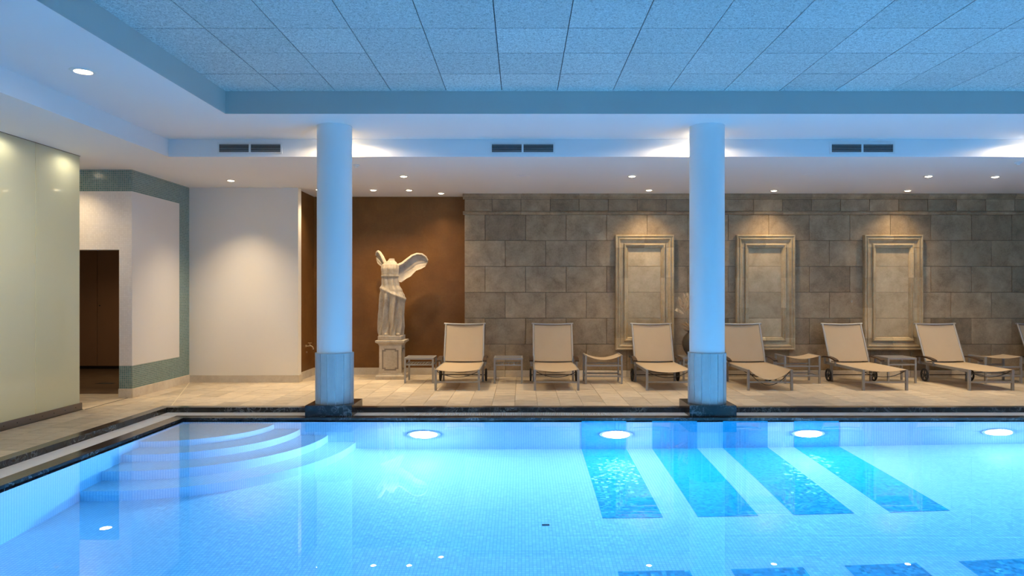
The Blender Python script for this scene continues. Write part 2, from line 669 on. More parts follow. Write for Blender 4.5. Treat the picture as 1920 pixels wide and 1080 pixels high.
# front face
mos_part('teal_band', (X_L, X_MOS - 0.006, 9.716, 9.724, 2.885, ZC_LOW), 'teal')
mos_part('white_mosaic', (X_L, X_MOS - 0.006, 9.718, 9.724, 2.07, 2.885), 'white_mosaic')
mos_part('white_mosaic', (X_MOS - 0.18, X_MOS - 0.006, 9.718, 9.724, 0.449, 2.07), 'white_mosaic')
mos_part('teal_band', (X_MOS - 0.18, X_MOS - 0.006, 9.716, 9.724, 0.128, 0.449), 'teal')

struct('wall_light_stop', B(X_L, -5.70, 8.80, 8.90, 0, ZC_LOW), M['paint'], 'added cross wall stopping lamp light behind the end of the frosted glass', 'wall')  # unseen wall added to block lamp light leaking past the glass end
# recess walls
struct('wall_recess_side', B(-3.92, -3.72, Y_WHITE + 0.16, Y_BROWN, 0, ZC_LOW), M['stucco'],
       'narrow brown stucco side wall of the statue recess with the tap', 'wall')
struct('wall_recess_back', B(-3.92, -0.9, Y_BROWN, Y_BROWN + 0.2, 0, ZC_LOW), M['stucco'],
       'brown stucco wall behind the statue', 'wall')

# passage beyond the doorway
struct('wall_passage', B(X_MOS - 0.18, X_MOS - 0.10, Y_WHITE + 0.01, 13.9, 0, ZC_LOW), M['paint'], 'side wall of the passage behind the mosaic wall', 'wall')
struct('wall_passage_back', B(X_L, X_MOS - 0.10, 13.9, 14.1, 0, ZC_LOW), M['paint'], 'end wall behind the brown cupboard', 'wall')
struct('floor_passage', B(X_L, X_MOS - 0.19, 10.1, 13.88, -0.005, 0.001), mk_stone('brown passage stone', (0.10, 0.06, 0.032), (0.16, 0.10, 0.055), (0.22, 0.14, 0.08), 0.4), 'dark brown stone floor of the passage', 'floor')
struct('ceiling_passage', B(X_L, X_MOS - 0.18, 9.9, 13.9, 2.55, ZC_LOW), M['ceil_paint'], 'lower ceiling of the passage beyond the doorway', 'ceiling')

# ---- skirting
bs = [('baseboard_mosaic', (X_MOS - 0.002, X_MOS + 0.02, 9.70, Y_WHITE, 0, 0.128), 'pale stone skirting along the mosaic wall'),
      ('baseboard_jamb', (X_MOS - 0.18, X_MOS - 0.002, 9.70, 9.718, 0, 0.128), 'short pale stone skirting beside the doorway'),
      ('baseboard_alcove', (X_MOS + 0.02, -3.637, Y_WHITE - 0.02, Y_WHITE, 0, 0.118), 'pale stone skirting under the lamp washed wall'),
      ('baseboard_recess_side', (-3.72, -3.70, Y_WHITE + 0.17, Y_BROWN - 0.02, 0, 0.124), 'pale skirting on the brown side wall'),
      ('baseboard_recess_back', (-3.72, -0.99, Y_BROWN - 0.02, Y_BROWN, 0, 0.124), 'pale skirting behind the statue pedestal')]
for n_, bx, lab in bs:
    mb = B(*bx)
    if n_ == 'baseboard_alcove':
        mb.box(-3.657, -3.637, Y_WHITE, Y_WHITE + 0.17, 0, 0.118)
    struct(n_, mb, M['base_stone'], lab, 'skirting')

# ---- stone wall: backing + blocks
S0, S1 = -0.992, X_R
K = Y_STONE / 1305
stone = struct('wall_stone', B(S0, S1, Y_STONE + 0.012, Y_BROWN, 0, ZC_LOW), M['stone_joint'],
               'wall of large sandstone blocks behind the loungers', 'wall')
_blk = {}


def block(x0, x1, z0, z1, y, d=0.03, mat='stone', name='stone_block', parent=None, j=0.0028):
    w, h = round(x1 - x0 - 2 * j, 4), round(z1 - z0 - 2 * j, 4)
    if w < 0.02 or h < 0.02:
        return None
    key = (w, h, d, mat, name)
    if key not in _blk:
        cft = 0.004
        a, b = w / 2, h / 2
        mb = MB()
        mb.add([(-a, d, -b), (a, d, -b), (a, d, b), (-a, d, b),
                (-a, cft, -b), (a, cft, -b), (a, cft, b), (-a, cft, b),
                (-a + cft, 0, -b + cft), (a - cft, 0, -b + cft), (a - cft, 0, b - cft), (-a + cft, 0, b - cft)],
               [(0, 1, 2, 3), (0, 4, 5, 1), (1, 5, 6, 2), (2, 6, 7, 3), (3, 7, 4, 0),
                (4, 8, 9, 5), (5, 9, 10, 6), (6, 10, 11, 7), (7, 11, 8, 4), (8, 11, 10, 9)])
        _blk[key] = mb.mesh(name, M[mat])
    return link(name, _blk[key], parent, ((x0 + x1) / 2, y, (z0 + z1) / 2))


zrow = lambda py: 1.475 + (548 - py) * K
rows = [402.6, 451, 499.6, 548.1, 596.7, 645.4, 694.2]
BW = 0.7045
FRAMES = [(2.131, 0), (4.226, 1), (6.437, 2)]
FW, FZ0, FZ1 = 1.015, 0.477, 2.467
for r_ in range(6):
    z1, z0 = zrow(rows[r_]), zrow(rows[r_ + 1])
    start = (-0.635 if r_ % 2 == 0 else -0.284)
    xs = [S0]
    x = start
    while x < S1:
        if x > S0 + 0.05:
            xs.append(x)
        x += BW
    xs.append(S1)
    for a, b in zip(xs[:-1], xs[1:]):
        block(a, b, z0, z1, Y_STONE + random.uniform(-0.0015, 0.0015), parent=stone)
# skirting course
x = S0
while x < S1:
    block(x, min(x + BW, S1), 0, zrow(694.2), Y_STONE - 0.012, d=0.042, mat='base_stone', name='skirting_block', parent=stone)
    x += BW
# frieze blocks and mouldings
FB = 0.505
zt0, zt1 = zrow(396.2), zrow(373.2)


def mould(name, x0, x1, prof, parent, mat='stone_frame'):
    mb = MB()
    mb.prism(prof, lambda u, v, w: (x0 + 0.0015 if w == 0 else x1 - 0.0015, Y_STONE - u, v))
    return mb.build(name, M[mat], parent)


zc = [zrow(373.2), ZC_LOW]
corn = [(-0.03, zc[0]), (0.012, zc[0]), (0.016, zc[0] + 0.012), (0.026, zc[0] + 0.02), (0.026, zc[0] + 0.032), (0.038, zc[0] + 0.044),
        (0.044, zc[0] + 0.06), (0.044, zc[1]), (-0.03, zc[1])]
zb0, zb1 = zrow(402.6), zrow(396.2)
band = [(-0.03, zb0), (0.010, zb0), (0.022, zb0 + 0.014), (0.030, zb0 + 0.026), (0.030, zb0 + 0.040), (0.018, zb0 + 0.048), (0.012, zb1), (-0.03, zb1)]
x = -0.514 - FB
while x < S1:
    a, b = max(x, S0), min(x + FB, S1)
    if b - a > 0.03:
        block(a, b, zt0, zt1, Y_STONE, name='frieze_block', parent=stone)
        ea = 0.03 if a == S0 else 0
        mould('cornice_piece', a - ea, b, corn, stone, 'stone')
        mould('band_piece', a - ea, b, band, stone, 'stone')
    x += FB


# ---- carved frames
def sweep(path, prof, name, parent, mat, cut):
    """path: open list of (x,z) going along the frame's outer edge; prof: (inward offset, proud); square mitres"""
    n = len(prof)
    rings = []
    m = len(path)
    for i, p in enumerate(path):
        p = Vector(p)
        dirs = []
        if i > 0:
            dirs.append((p - Vector(path[i - 1])).normalized())
        if i < m - 1:
            dirs.append((Vector(path[i + 1]) - p).normalized())
        ns = [Vector((d.y, -d.x)) for d in dirs]      # right-hand side = inward for clockwise path
        nn = ns[0] if len(ns) == 1 else ns[0] + ns[1]
        rings.append([(p.x + nn.x * u, Y_STONE - q * 1.5, p.y + nn.y * u) for u, q in prof])
    vs_ = [q for r in rings for q in r]
    fs = []
    for i in range(m - 1):
        for k in range(n):
            j = (k + 1) % n
            fs.append((i * n + k, (i + 1) * n + k, (i + 1) * n + j, i * n + j))
    fs.append(tuple(range(n)))
    fs.append(tuple((m - 1) * n + k for k in range(n - 1, -1, -1)))
    return MB().add(vs_, fs).build(name, M[mat], parent)


prof_out = [(0, -0.005), (0, 0.040), (0.008, 0.052), (0.024, 0.052), (0.034, 0.040), (0.048, 0.040), (0.056, 0.048), (0.072, 0.048),
            (0.084, 0.034), (0.094, 0.026), (0.150, 0.022), (0.150, -0.005)]
prof_in = [(0.150, -0.005), (0.150, 0.030), (0.158, 0.044), (0.176, 0.044), (0.186, 0.032), (0.202, 0.030), (0.214, 0.020), (0.224, 0.012), (0.224, -0.005)]
zj = [zrow(350 + v / 3.2727) for v in (375, 558.5, 743, 928)]
fr_labels = ['carved stone wall frame nearest the statue, partly behind a lounger left of the second column',
             'carved stone wall frame just right of the second column',
             'rightmost carved stone wall frame on the block wall']
for cx, k in FRAMES:
    f = thing('stone_frame', fr_labels[k], 'wall frame', (0, 0, 0), group='carved stone frames on the wall')
    f['kind'] = 'structure'
    x0, x1 = cx - FW / 2, cx + FW / 2
    e = 0.0015
    segs = [[(x0, zj[0] + e), (x0, FZ1), (cx - e, FZ1)], [(cx + e, FZ1), (x1, FZ1), (x1, zj[0] + e)],
            [(x1, zj[0] - e), (x1, zj[1] + e)], [(x1, zj[1] - e), (x1, zj[2] + e)], [(x1, zj[2] - e), (x1, zj[3] + e)],
            [(x1, zj[3] - e), (x1, FZ0), (cx + e, FZ0)], [(cx - e, FZ0), (x0, FZ0), (x0, zj[3] - e)],
            [(x0, zj[3] + e), (x0, zj[2] - e)], [(x0, zj[2] + e), (x0, zj[1] - e)], [(x0, zj[1] + e), (x0, zj[0] - e)]]
    for s in segs:
        sweep(s, prof_out, 'outer_moulding', f, 'stone_frame', 0)
        sweep(s, prof_in, 'inner_moulding', f, 'stone_frame', 0)
    zs = [FZ1 - 0.224] + [zrow(v) for v in rows[2:6]] + [FZ0 + 0.224]
    zs = [z for z in zs if FZ0 + 0.22 <= z <= FZ1 - 0.22]
    for a, b in zip(zs[:-1], zs[1:]):
        block(x0 + 0.22, x1 - 0.22, b, a, Y_STONE - 0.010, d=0.008, mat='stone_frame', name='panel_block', parent=f, j=0.0015)

# ------------------------------------------------------------------ SETTING: deck floor
KX0, KY1 = -4.25, 8.265       # outer kerb lines
KX1, KY0 = PX1 + 0.485, PY0 - 0.485
fl = MB()
fl.box(X_L, X_R, KY1 - 0.03, 14.0, -0.25, -0.012)
fl.box(X_L, KX0 + 0.03, Y_N, KY1 - 0.03, -0.25, -0.012)
fl.box(KX0 + 0.03, X_R, Y_N, KY0 + 0.03, -0.25, -0.012)
fl.box(KX1 - 0.03, X_R, KY0 + 0.03, KY1 - 0.03, -0.25, -0.012)
floor = struct('floor', fl, M['grout'], 'travertine tiled deck around the pool', 'floor')
TW, TL, TG = 0.30, 0.60, 0.0022
t_mesh = MB().box(-TW / 2 + TG, TW / 2 - TG, -TL / 2 + TG, TL / 2 - TG, -0.012, 0).mesh('tile', M['travertine'])
rest = MB()


def inside(x, y):
    if KX0 < x < KX1 and KY0 < y < KY1:
        return False
    return True


def visible(x, y):
    if y > 8.95 and y < 12.5 and x > X_MOS - 0.1 and abs(x + 0.1) < y * 0.735 and not (y > 11.5 and x < -3.7) and not (y > Y_STONE + .02 and x > S0):
        return True
    return (X_GLASS - 0.1 < x < KX0) and 5.3 < y <= 8.95


nx0 = -32
cnt = 0
for i in range(nx0, 36):
    xc = i * TW + 0.06
    st = [0.0, 0.3, 0.15, 0.45][i % 4]
    y = Y_N - 0.6 + st
    while y < 13.9:
        a, b = y, y + TL
        y += TL
        xa, xb = max(xc - TW / 2, X_L), min(xc + TW / 2, X_R)
        ya, yb = max(a, Y_N), min(b, 13.9)
        if xb - xa < 0.02 or yb - ya < 0.02:
            continue
        # clip against the kerb hole (piece keeps its larger outside side)
        pcs = [(xa, xb, ya, yb)]
        if xb > KX0 and xa < KX1 and yb > KY0 and ya < KY1:
            pcs = []
            if xa < KX0:
                pcs.append((xa, KX0, ya, yb))
            if xb > KX1:
                pcs.append((KX1, xb, ya, yb))
            xi0, xi1 = max(xa, KX0), min(xb, KX1)
            if yb > KY1:
                pcs.append((xi0, xi1, KY1, yb))
            if ya < KY0:
                pcs.append((xi0, xi1, ya, KY0))
        for (p0, p1, q0, q1) in pcs:
            if p1 - p0 < 0.02 or q1 - q0 < 0.02:
                continue
            mx_, my_ = (p0 + p1) / 2, (q0 + q1) / 2
            dz = random.uniform(-0.0008, 0.0)
            if visible(mx_, my_) and cnt < 298:
                cnt += 1
                if abs(p1 - p0 - TW) < 1e-6 and abs(q1 - q0 - TL) < 1e-6:
                    link('tile', t_mesh, floor, (mx_, my_, dz))
                else:
                    B(-(p1 - p0) / 2 + TG, (p1 - p0) / 2 - TG, -(q1 - q0) / 2 + TG, (q1 - q0) / 2 - TG, -0.012, 0).build('tile', M['travertine'], floor, loc=(mx_, my_, dz))
            else:
                rest.box(p0 + TG, p1 - TG, q0 + TG, q1 - TG, -0.012, dz)
ro = rest.build('tile_field', M['travertine'], floor)
ro['kind'] = 'stuff'
# pale joint strip from room corner to pool corner, dark joint at the doorway
struct('trim_1', MB().bar((-5.42, 11.36, 0.0005), (-4.27, 8.30, 0.0005), 0.012, 0.003), M['strip'], 'thin pale strip set diagonally in the deck at the pool corner', 'floor strip')
struct('trim_2', B(-5.50, -5.485, 8.75, 9.70, -0.001, 0.0012), M['joint_dark'], 'thin dark floor joint across the doorway', 'floor strip')

# ------------------------------------------------------------------ SETTING: pool basin
ZB = Z_WATER
pf = MB().box(PX0 - 0.3, PX1 + 0.3, PY0 - 0.3, PY1 + 0.3, Z_POOL - 0.2, Z_POOL)
pool_floor = struct('pool_floor', pf, M['pool_floor'], 'pale blue mosaic floor of the lit pool', 'pool')
for nm, bx, lab in [('pool_wall_back', (PX0 - 0.2, PX1 + 0.2, PY1, PY1 + 0.2, Z_POOL, 0.04), 'far mosaic wall of the pool with underwater lamps'),
                    ('pool_wall_left', (PX0 - 0.2, PX0, PY0, PY1, Z_POOL, 0.04), 'left mosaic wall of the pool beside the steps'),
                    ('pool_wall_right', (PX1, PX1 + 0.2, PY0, PY1, Z_POOL, 0.04), 'right mosaic wall of the pool'),
                    ('pool_wall_front', (PX0 - 0.2, PX1 + 0.2, PY0 - 0.2, PY0, Z_POOL, 0.04), 'near mosaic wall of the pool below the viewer')]:
    w_ = struct(nm, B(*bx), M['pool_wall'], lab, 'pool')
    if nm == 'pool_wall_back':
        pwb = w_
SX = [(0.67, 1.17), (1.46, 1.96), (2.25, 2.75), (3.045, 3.545)]
for a, b in SX:
    B(a, b, 5.76, PY1 - 0.001, Z_POOL, Z_POOL + 0.003).build('blue_stripe', M['stripe_floor'], pool_floor)
    B(a, b, 2.85, 4.85, Z_POOL, Z_POOL + 0.003).build('blue_stripe', M['stripe_floor'], pool_floor)
    B(a, b, PY1 - 0.003, PY1, Z_POOL, 0.0).build('blue_stripe', M['stripe_wall'], pwb)
B(0.165, 0.225, 5.62, 5.645, Z_POOL, Z_POOL + 0.004).build('dark_tile', M['joint_dark'], pool_floor)

steps = thing('pool_steps', 'four curved mosaic steps descending in the pool corner', 'steps', (PX0, PY1, 0), kind='structure')
tread_z = [-0.175, -0.445, -0.725, -1.025]
rad = [(1.014, 0.905), (1.303, 1.20), (1.616, 1.51), (1.926, 1.81)]
NS = 40
for k in range(4):
    rx, ry = rad[k]
    z1 = tread_z[k]
    z0 = tread_z[k + 1] - 0.001 if k < 3 else Z_POOL
    arc = [(rx * math.cos(t), -ry * math.sin(t)) for t in [PI / 2 * q / NS for q in range(NS + 1)]]
    top = [(0, 0, z1)] + [(x, y, z1) for x, y in arc]
    MB().add(top, [tuple(range(len(top)))]).build('tread', M['pool_floor'], steps, fix=False)
    rv = [(x, y, z0) for x, y in arc] + [(x, y, z1) for x, y in arc]
    n = len(arc)
    o = MB().add(rv, [(i + 1, i, i + n, i + 1 + n) for i in range(n - 1)]).build('riser', M['pool_wall'], steps, smooth=True, fix=False)

wat = B(PX0 - 0.0004, PX1 + 0.0004, PY0 - 0.0004, PY1 + 0.0004, Z_POOL - 0.0004, ZB).build('pool_water', M['water'])
wat.data.polygons.foreach_set('use_smooth', [True] * 6)
wat.data.set_sharp_from_angle(angle=0.5)
tag(wat, 'clear still water filling the lit pool', 'water', kind='stuff')

# coping, gutter, grate, kerb : rings around the pool
CP, GR = 0.15, 0.37           # coping inner..grate inner..kerb inner
cope = thing('pool_coping', 'black marble coping along the water edge', 'coping', kind='structure')
kerb = thing('pool_kerb', 'raised black marble kerb between deck and pool', 'kerb', kind='structure')
LW = KX0 - PX0                # -0.47


def ring_boxes(a, b, z0, z1):
    """four boxes of the ring between offsets a<b outside the water rectangle"""
    return [(PX0 - b, PX1 + b, PY1 + a, PY1 + b, z0, z1), (PX0 - b, PX1 + b, PY0 - b, PY0 - a, z0, z1),
            (PX0 - b, PX0 - a, PY0 - a, PY1 + a, z0, z1), (PX1 + a, PX1 + b, PY0 - a, PY1 + a, z0, z1)]


def split_pieces(bx, step, parent, name, mat, j=0.002):
    x0, x1, y0, y1, z0, z1 = bx
    if x1 - x0 > y1 - y0:
        n = max(1, round((x1 - x0) / step))
        for i in range(n):
            a, b = x0 + (x1 - x0) * i / n, x0 + (x1 - x0) * (i + 1) / n
            o = B(-(b - a) / 2 + j / 2, (b - a) / 2 - j / 2, y0, y1, z0, z1).build(name, M[mat], parent, loc=((a + b) / 2, 0, 0))
    else:
        n = max(1, round((y1 - y0) / step))
        for i in range(n):
            a, b = y0 + (y1 - y0) * i / n, y0 + (y1 - y0) * (i + 1) / n
            B(x0, x1, -(b - a) / 2 + j / 2, (b - a) / 2 - j / 2, z0, z1).build(name, M[mat], parent, loc=(0, (a + b) / 2, 0))


for bx in ring_boxes(0.0, CP, -0.06, Z_COPE):
    split_pieces(bx, 0.95, cope, 'coping_stone', 'marble')
for bx in ring_boxes(GR, 0.485, -0.06, Z_KERB):
    split_pieces(bx, 0.95, kerb, 'kerb_stone', 'marble')
gut = MB()
for bx in ring_boxes(CP, GR, -0.10, -0.06):
    gut.box(*bx)
struct('pool_gutter', gut, M['gutter'], 'dark overflow channel below the white grate', 'gutter')

grate = thing('overflow_grate', 'white slatted overflow grate running along the pool edge', 'grate', kind='structure')
gz0, gz1 = Z_COPE - 0.025, Z_COPE - 0.001
sl = MB()
p = 0.0205
y0, y1 = PY1 + CP + 0.004, PY1 + GR - 0.004
x = PX0 - GR + 0.01
while x < PX1 + GR:
    sl.box(x, x + 0.0130, y0, y1, gz0, gz1)
    sl.box(x, x + 0.0130, PY0 - GR + 0.004, PY0 - CP - 0.004, gz0, gz1)
    x += p
y = PY0 - CP + 0.01
while y < PY1 + CP - 0.01:
    sl.box(PX0 - GR + 0.004, PX0 - CP - 0.004, y, y + 0.0165, gz0, gz1)
    sl.box(PX1 + CP + 0.004, PX1 + GR - 0.004, y, y + 0.0165, gz0, gz1)
    y += p
so = sl.build('slats', M['grate'], grate, fix=False)
so['kind'] = 'stuff'
rl = MB()
for bx in ring_boxes(CP + 0.002, CP + 0.012, gz0 - 0.02, gz1 - 0.004) + ring_boxes(GR - 0.012, GR - 0.002, gz0 - 0.02, gz1 - 0.004):
    rl.box(*bx)
rl.build('support_rail', M['grate'], grate)

# ------------------------------------------------------------------ COLUMNS
col_labels = ['round column nearest the statue on a black marble block, left of the lounger row',
              'round column on a black marble block in front of the wall frames and loungers']
YC = 8.13
for k, cx in enumerate((-2.184, 2.165)):
    t = thing('column', col_labels[k], 'column', (cx, YC, Z_COPE), group='columns at the pool edge')
    t['kind'] = 'structure'
    h = 0.264
    zt = 0.193 - Z_COPE
    B(-h, h, -h, h, 0, zt).build('marble_block', M['marble'], t)
    zs_ = 1.475 - (661 - 548) * YC / 1305 - Z_COPE
    zc_ = ZC_MID - Z_COPE
    MB().lathe([(0.200, zs_), (0.200, zc_ - 0.012), (0.203, zc_ - 0.012), (0.203, zc_)], 64).build('shaft', M['column'], t, smooth=True)
    MB().lathe([(0.2125, zt), (0.2125, zs_ + 0.001)], 48).build('base_core', M['slab_joint'], t, smooth=True)
    NP = 15
    for i in range(NP):
        a0, a1 = 2 * PI * i / NP + 0.021, 2 * PI * (i + 1) / NP - 0.021
        poly = []
        for q in range(7):
            a = a0 + (a1 - a0) * q / 6
            poly.append((0.2185 * math.cos(a), 0.2185 * math.sin(a)))
        for q in range(6, -1, -1):
            a = a0 + (a1 - a0) * q / 6
            poly.append((0.2127 * math.cos(a), 0.2127 * math.sin(a)))
        MB().prism(poly, lambda u, v, w: (u, v, zt if w == 0 else zs_ - 0.001)).build('stone_slat', M['slab'], t)
    MB().lathe([(0.2195, zs_ - 0.006), (0.2195, zs_ + 0.003), (0.205, zs_ + 0.003)], 64).build('collar', M['slab'], t, smooth=True)

# ------------------------------------------------------------------ GLASS PARTITION
gp = thing('glass_partition', 'tall frosted glass partition at the left edge of the deck', 'glass wall', (X_GLASS, 8.74, 0))
pw = 0.795
n_p = 14
for i in range(n_p):
    b = -i * pw
    a = b - pw + 0.006
    o = B(-0.009, 0.009, a, b, 0.06, ZC_LOW - 0.004).build('glass_panel', M['frosted'], gp)
    o.data.materials.append(M['clear'])
    for q_ in o.data.polygons:
        q_.material_index = 0 if q_.normal.x > 0.5 else 1
rail = B(-0.03, 0.03, -n_p * pw, 0.02, 0.004, 0.085).build('bottom_rail', M['rail_metal'], gp)
B(-0.012, 0.045, -n_p * pw, 0.02, 0.0, 0.004).build('floor_track', M['dark_steel'], gp)
for i in range(12):
    MB().tube([(0.03, -0.11 - i * 0.2, 0.045), (0.034, -0.11 - i * 0.2, 0.045)], 0.006, 8).build('bolt', M['dark_steel'], rail)
B(-0.02, 0.02, -n_p * pw, 0.0, ZC_LOW - 0.006, ZC_LOW).build('top_channel', M['rail_metal'], gp)

# ------------------------------------------------------------------ LAMPS
LENS_R = 0.062
ring_me = MB().lathe([(0.047, 0.0), (0.049, -0.010), (0.068, -0.007), (0.072, 0.0)], 28, cap=False).mesh('trim_ring', M['trim_ring'], smooth=True)
lens_me = MB().lathe([(0.002, -0.020), (0.022, -0.017), (0.036, -0.011), (0.045, -0.003), (0.046, 0.0)], 24, cap=True).mesh('lens', M['lens'], smooth=True)


def downlight(x, y, z, label, power=W_DOWN, angle=116, blend=1.0, group='recessed ceiling lamps', tilt=(0, 0), drop=1.0):
    t = thing('ceiling_lamp', label, 'lamp', (x, y, z), group=group)
    link('trim_ring', ring_me, t)
    link('lens', lens_me, t).scale = (1, 1, drop)
    d = bpy.data.lights.new('lamp_light', 'SPOT')
    d.energy = power
    d.color = WARM
    d.spot_size = math.radians(angle)
    d.spot_blend = blend
    d.shadow_soft_size = 0.05
    o = bpy.data.objects.new('lamp_light', d)
    COL.objects.link(o)
    o.location = (0, 0, -0.006 - 0.02 * drop)
    o.rotation_euler = (tilt[0], tilt[1], 0)
    o.parent = t
    return t


LOW = [(433, 338, 'small ceiling lamp washing the pale wall left of the first column', 1.6),
       (598, 355, 'small ceiling lamp partly behind the first column at its left edge', 0.5),
       (700, 356, 'small ceiling lamp left of the pair above the statue', 1.0),
       (767, 356, 'small ceiling lamp above the right wing of the statue', 1.0),
       (827, 362, 'small ceiling lamp close to the brown wall near the stone wall corner', 0.5),
       (757, 330, 'small ceiling lamp in front of the statue recess, nearer the pool', 1.5),
       (1185, 330, 'small ceiling lamp nearer the pool, just left of the second column', 1.5),
       (1217, 356, 'small ceiling lamp close to the wall above the first stone frame', 0.8),
       (1451, 357, 'small ceiling lamp close to the wall above the middle stone frame', 0.7),
       (1702, 357, 'small ceiling lamp close to the wall above the rightmost stone frame', 0.7),
       (1741, 330, 'small ceiling lamp nearer the pool, left one of the right hand pair', 1.1),
       (1866, 331, 'rightmost small ceiling lamp, nearer the pool', 1.3)]
for px, py, lab, k in LOW:
    Y = (ZC_LOW - 1.475) * 1305 / (548 - py)
    X = (px - 978) * Y / 1305
    downlight(X, min(Y, 12.0), ZC_LOW, lab, W_DOWN * k, angle={433: 98, 757: 92}.get(px, 116))
downlight(-3.83, 6.08, ZC_MID, 'ceiling lamp in the left ceiling step, largest lamp in view', 85).scale = (1.5, 1.5, 1)
downlight(-2.20, 8.56, ZC_MID, 'ceiling lamp hidden behind the first column, lighting the vent band', 45, angle=178, blend=0.15, drop=3.2)
downlight(2.13, 8.56, ZC_MID, 'ceiling lamp hidden behind the second column, lighting the vent band', 45, angle=178, blend=0.15, drop=3.2)
downlight(6.36, 8.56, ZC_MID, 'ceiling lamp at the right edge, lighting the vent band', 45, angle=178, blend=0.15, drop=3.2)
downlight(-3.83, 2.9, ZC_MID, 'added ceiling lamp in the left ceiling step, out of view beside the pool', 70)  # added lamp, unseen from the camera
for i, y in enumerate((8.44, 7.38, 6.3)):
    downlight(X_GLASS - 0.20, y, ZC_LOW, 'lamp close behind the frosted glass partition, %s' % ['at its right end', 'at the picture edge', 'just out of view'][i], 15, angle=176, blend=0.5, group='lamps behind the frosted glass')
for i, y in enumerate((7.2, 5.0)):  # extra unseen lamps added to brighten the whole frosted glass
    downlight(X_GLASS - 1.1, y, ZC_LOW, 'added lamp brightening the frosted glass from the room behind, %s' % ['farther from the viewer', 'nearer the viewer'][i], 215, angle=165, blend=1.0, group='lamps behind the frosted glass')
downlight(-6.15, 9.30, ZC_LOW, 'ceiling lamp before the doorway, hidden by the frosted glass', 75)
downlight(-6.93, 11.6, 2.55, 'ceiling lamp in the passage beyond the doorway', 60).scale = (1.9, 1.9, 1)

# underwater lamps
pl_me = MB()
prof = [(0.15, 0.0), (0.149, 0.02), (0.13, 0.052), (0.085, 0.075), (0.01, 0.085)]
pl = MB().lathe(prof, 32)
pl.v = [(x, -z, y) for x, y, z in pl.v]
pl_lens = pl.mesh('lens', M['pool_lens'], smooth=True)
pr = MB().lathe([(0.15, 0.0), (0.15, 0.018), (0.185, 0.014), (0.19, 0.0)], 32, cap=False)
pr.v = [(x, -z, y) for x, y, z in pr.v]
pl_ring = pr.mesh('trim_ring', M['trim_ring'], smooth=True)
ul = ['round underwater pool lamp nearest the curved steps', 'round underwater pool lamp below the first blue stripe on the far pool wall',
      'round underwater pool lamp right of the second column', 'rightmost round underwater pool lamp on the far wall']
for i, x in enumerate((-1.091, 1.055, 3.20, 5.32)):
    t = thing('pool_lamp', ul[i], 'pool lamp', (x, PY1, -0.67), group='underwater lamps on the far pool wall')
    link('lens', pl_lens, t)
    link('trim_ring', pl_ring, t)
for (x, y, rz, lab) in ((7.4, PY1, 0, 'added underwater pool lamp on the far wall beyond the right picture edge'),  # lamps added outside the view to brighten the basin
                        (PX1, 2.4, -PI / 2, 'added underwater pool lamp on the right end wall, nearer the viewer'),
                        (PX0, 1.2, PI / 2, 'added underwater pool lamp on the left wall out of view')):
    t = thing('pool_lamp', lab, 'pool lamp', (x, y, -0.67), rz=rz, group='added underwater lamps out of view')
    link('lens', pl_lens, t)
    link('trim_ring', pl_ring, t)

# ------------------------------------------------------------------ VENTS
vl = ['air vent left of the first column', 'air vent between the two columns', 'air vent right of the second column']
for i, x in enumerate((-3.43, 0.012, 4.30)):
    t = thing('air_vent', 'dark slatted ' + vl[i] + ' on the ceiling step', 'vent', (x, FY, 3.294), group='air vents on the ceiling step')
    w, h = 0.41, 0.072
    MB().box(-w, w, -0.012, 0, h - 0.022, h).box(-w, w, -0.012, 0, -h, -h + 0.022).box(-w, -w + 0.022, -0.012, 0, -h + 0.022, h - 0.022) \
        .box(w - 0.022, w, -0.012, 0, -h + 0.022, h - 0.022).box(-0.012, 0.012, -0.012, 0, -h + 0.022, h - 0.022).build('frame', M['vent_white'], t)
    B(-w + 0.02, w - 0.02, -0.002, 0, -h + 0.02, h - 0.02).build('duct', M['vent_dark'], t)
    for s in (-1, 1):
        a, b = (0.012, w - 0.022) if s > 0 else (-w + 0.022, -0.012)
        for q in range(4):
            z = -h + 0.036 + q * 0.024
            MB().add([(a, -0.010, z - 0.004), (b, -0.010, z - 0.004), (b, -0.003, z + 0.006), (a, -0.003, z + 0.006),
                      (a, -0.010, z - 0.002), (b, -0.010, z - 0.002), (b, -0.003, z + 0.008), (a, -0.003, z + 0.008)],
                     [(0, 3, 2, 1), (4, 5, 6, 7), (0, 1, 5, 4), (1, 2, 6, 5), (2, 3, 7, 6), (3, 0, 4, 7)]).build('slat', M['vent_slat'], t)

# small ceiling devices
for px, py, lab in ((668, 309, 'small white ceiling detector beside the top of the first column'), (1909, 304, 'small white ceiling detector at the right edge')):
    Y = 1.711 * 1305 / (548 - py)
    t = thing('ceiling_detector', lab, 'detector', ((px - 978) * Y / 1305, Y, ZC_LOW), group='ceiling detectors')
    MB().lathe([(0.045, 0), (0.045, -0.012), (0.036, -0.02)], 20).build('base', M['vent_white'], t, smooth=True)
    MB().lathe([(0.022, -0.02), (0.020, -0.036), (0.008, -0.044)], 16).build('sensor', M['vent_white'], t, smooth=True)
for px, py, lab in ((980, 330, 'flush round ceiling plate between the two columns'), (1517, 328, 'flush round ceiling plate right of the second column')):
    Y = 1.711 * 1305 / (548 - py)
    o = MB().lathe([(0.10, 0), (0.10, -0.004), (0.092, -0.007), (0.06, -0.006), (0.058, -0.004)], 28).build('ceiling_speaker', M['ceil_paint'], smooth=True, loc=((px - 978) * Y / 1305, Y, ZC_LOW))
    tag(o, lab, 'ceiling plate', 'flush ceiling plates')


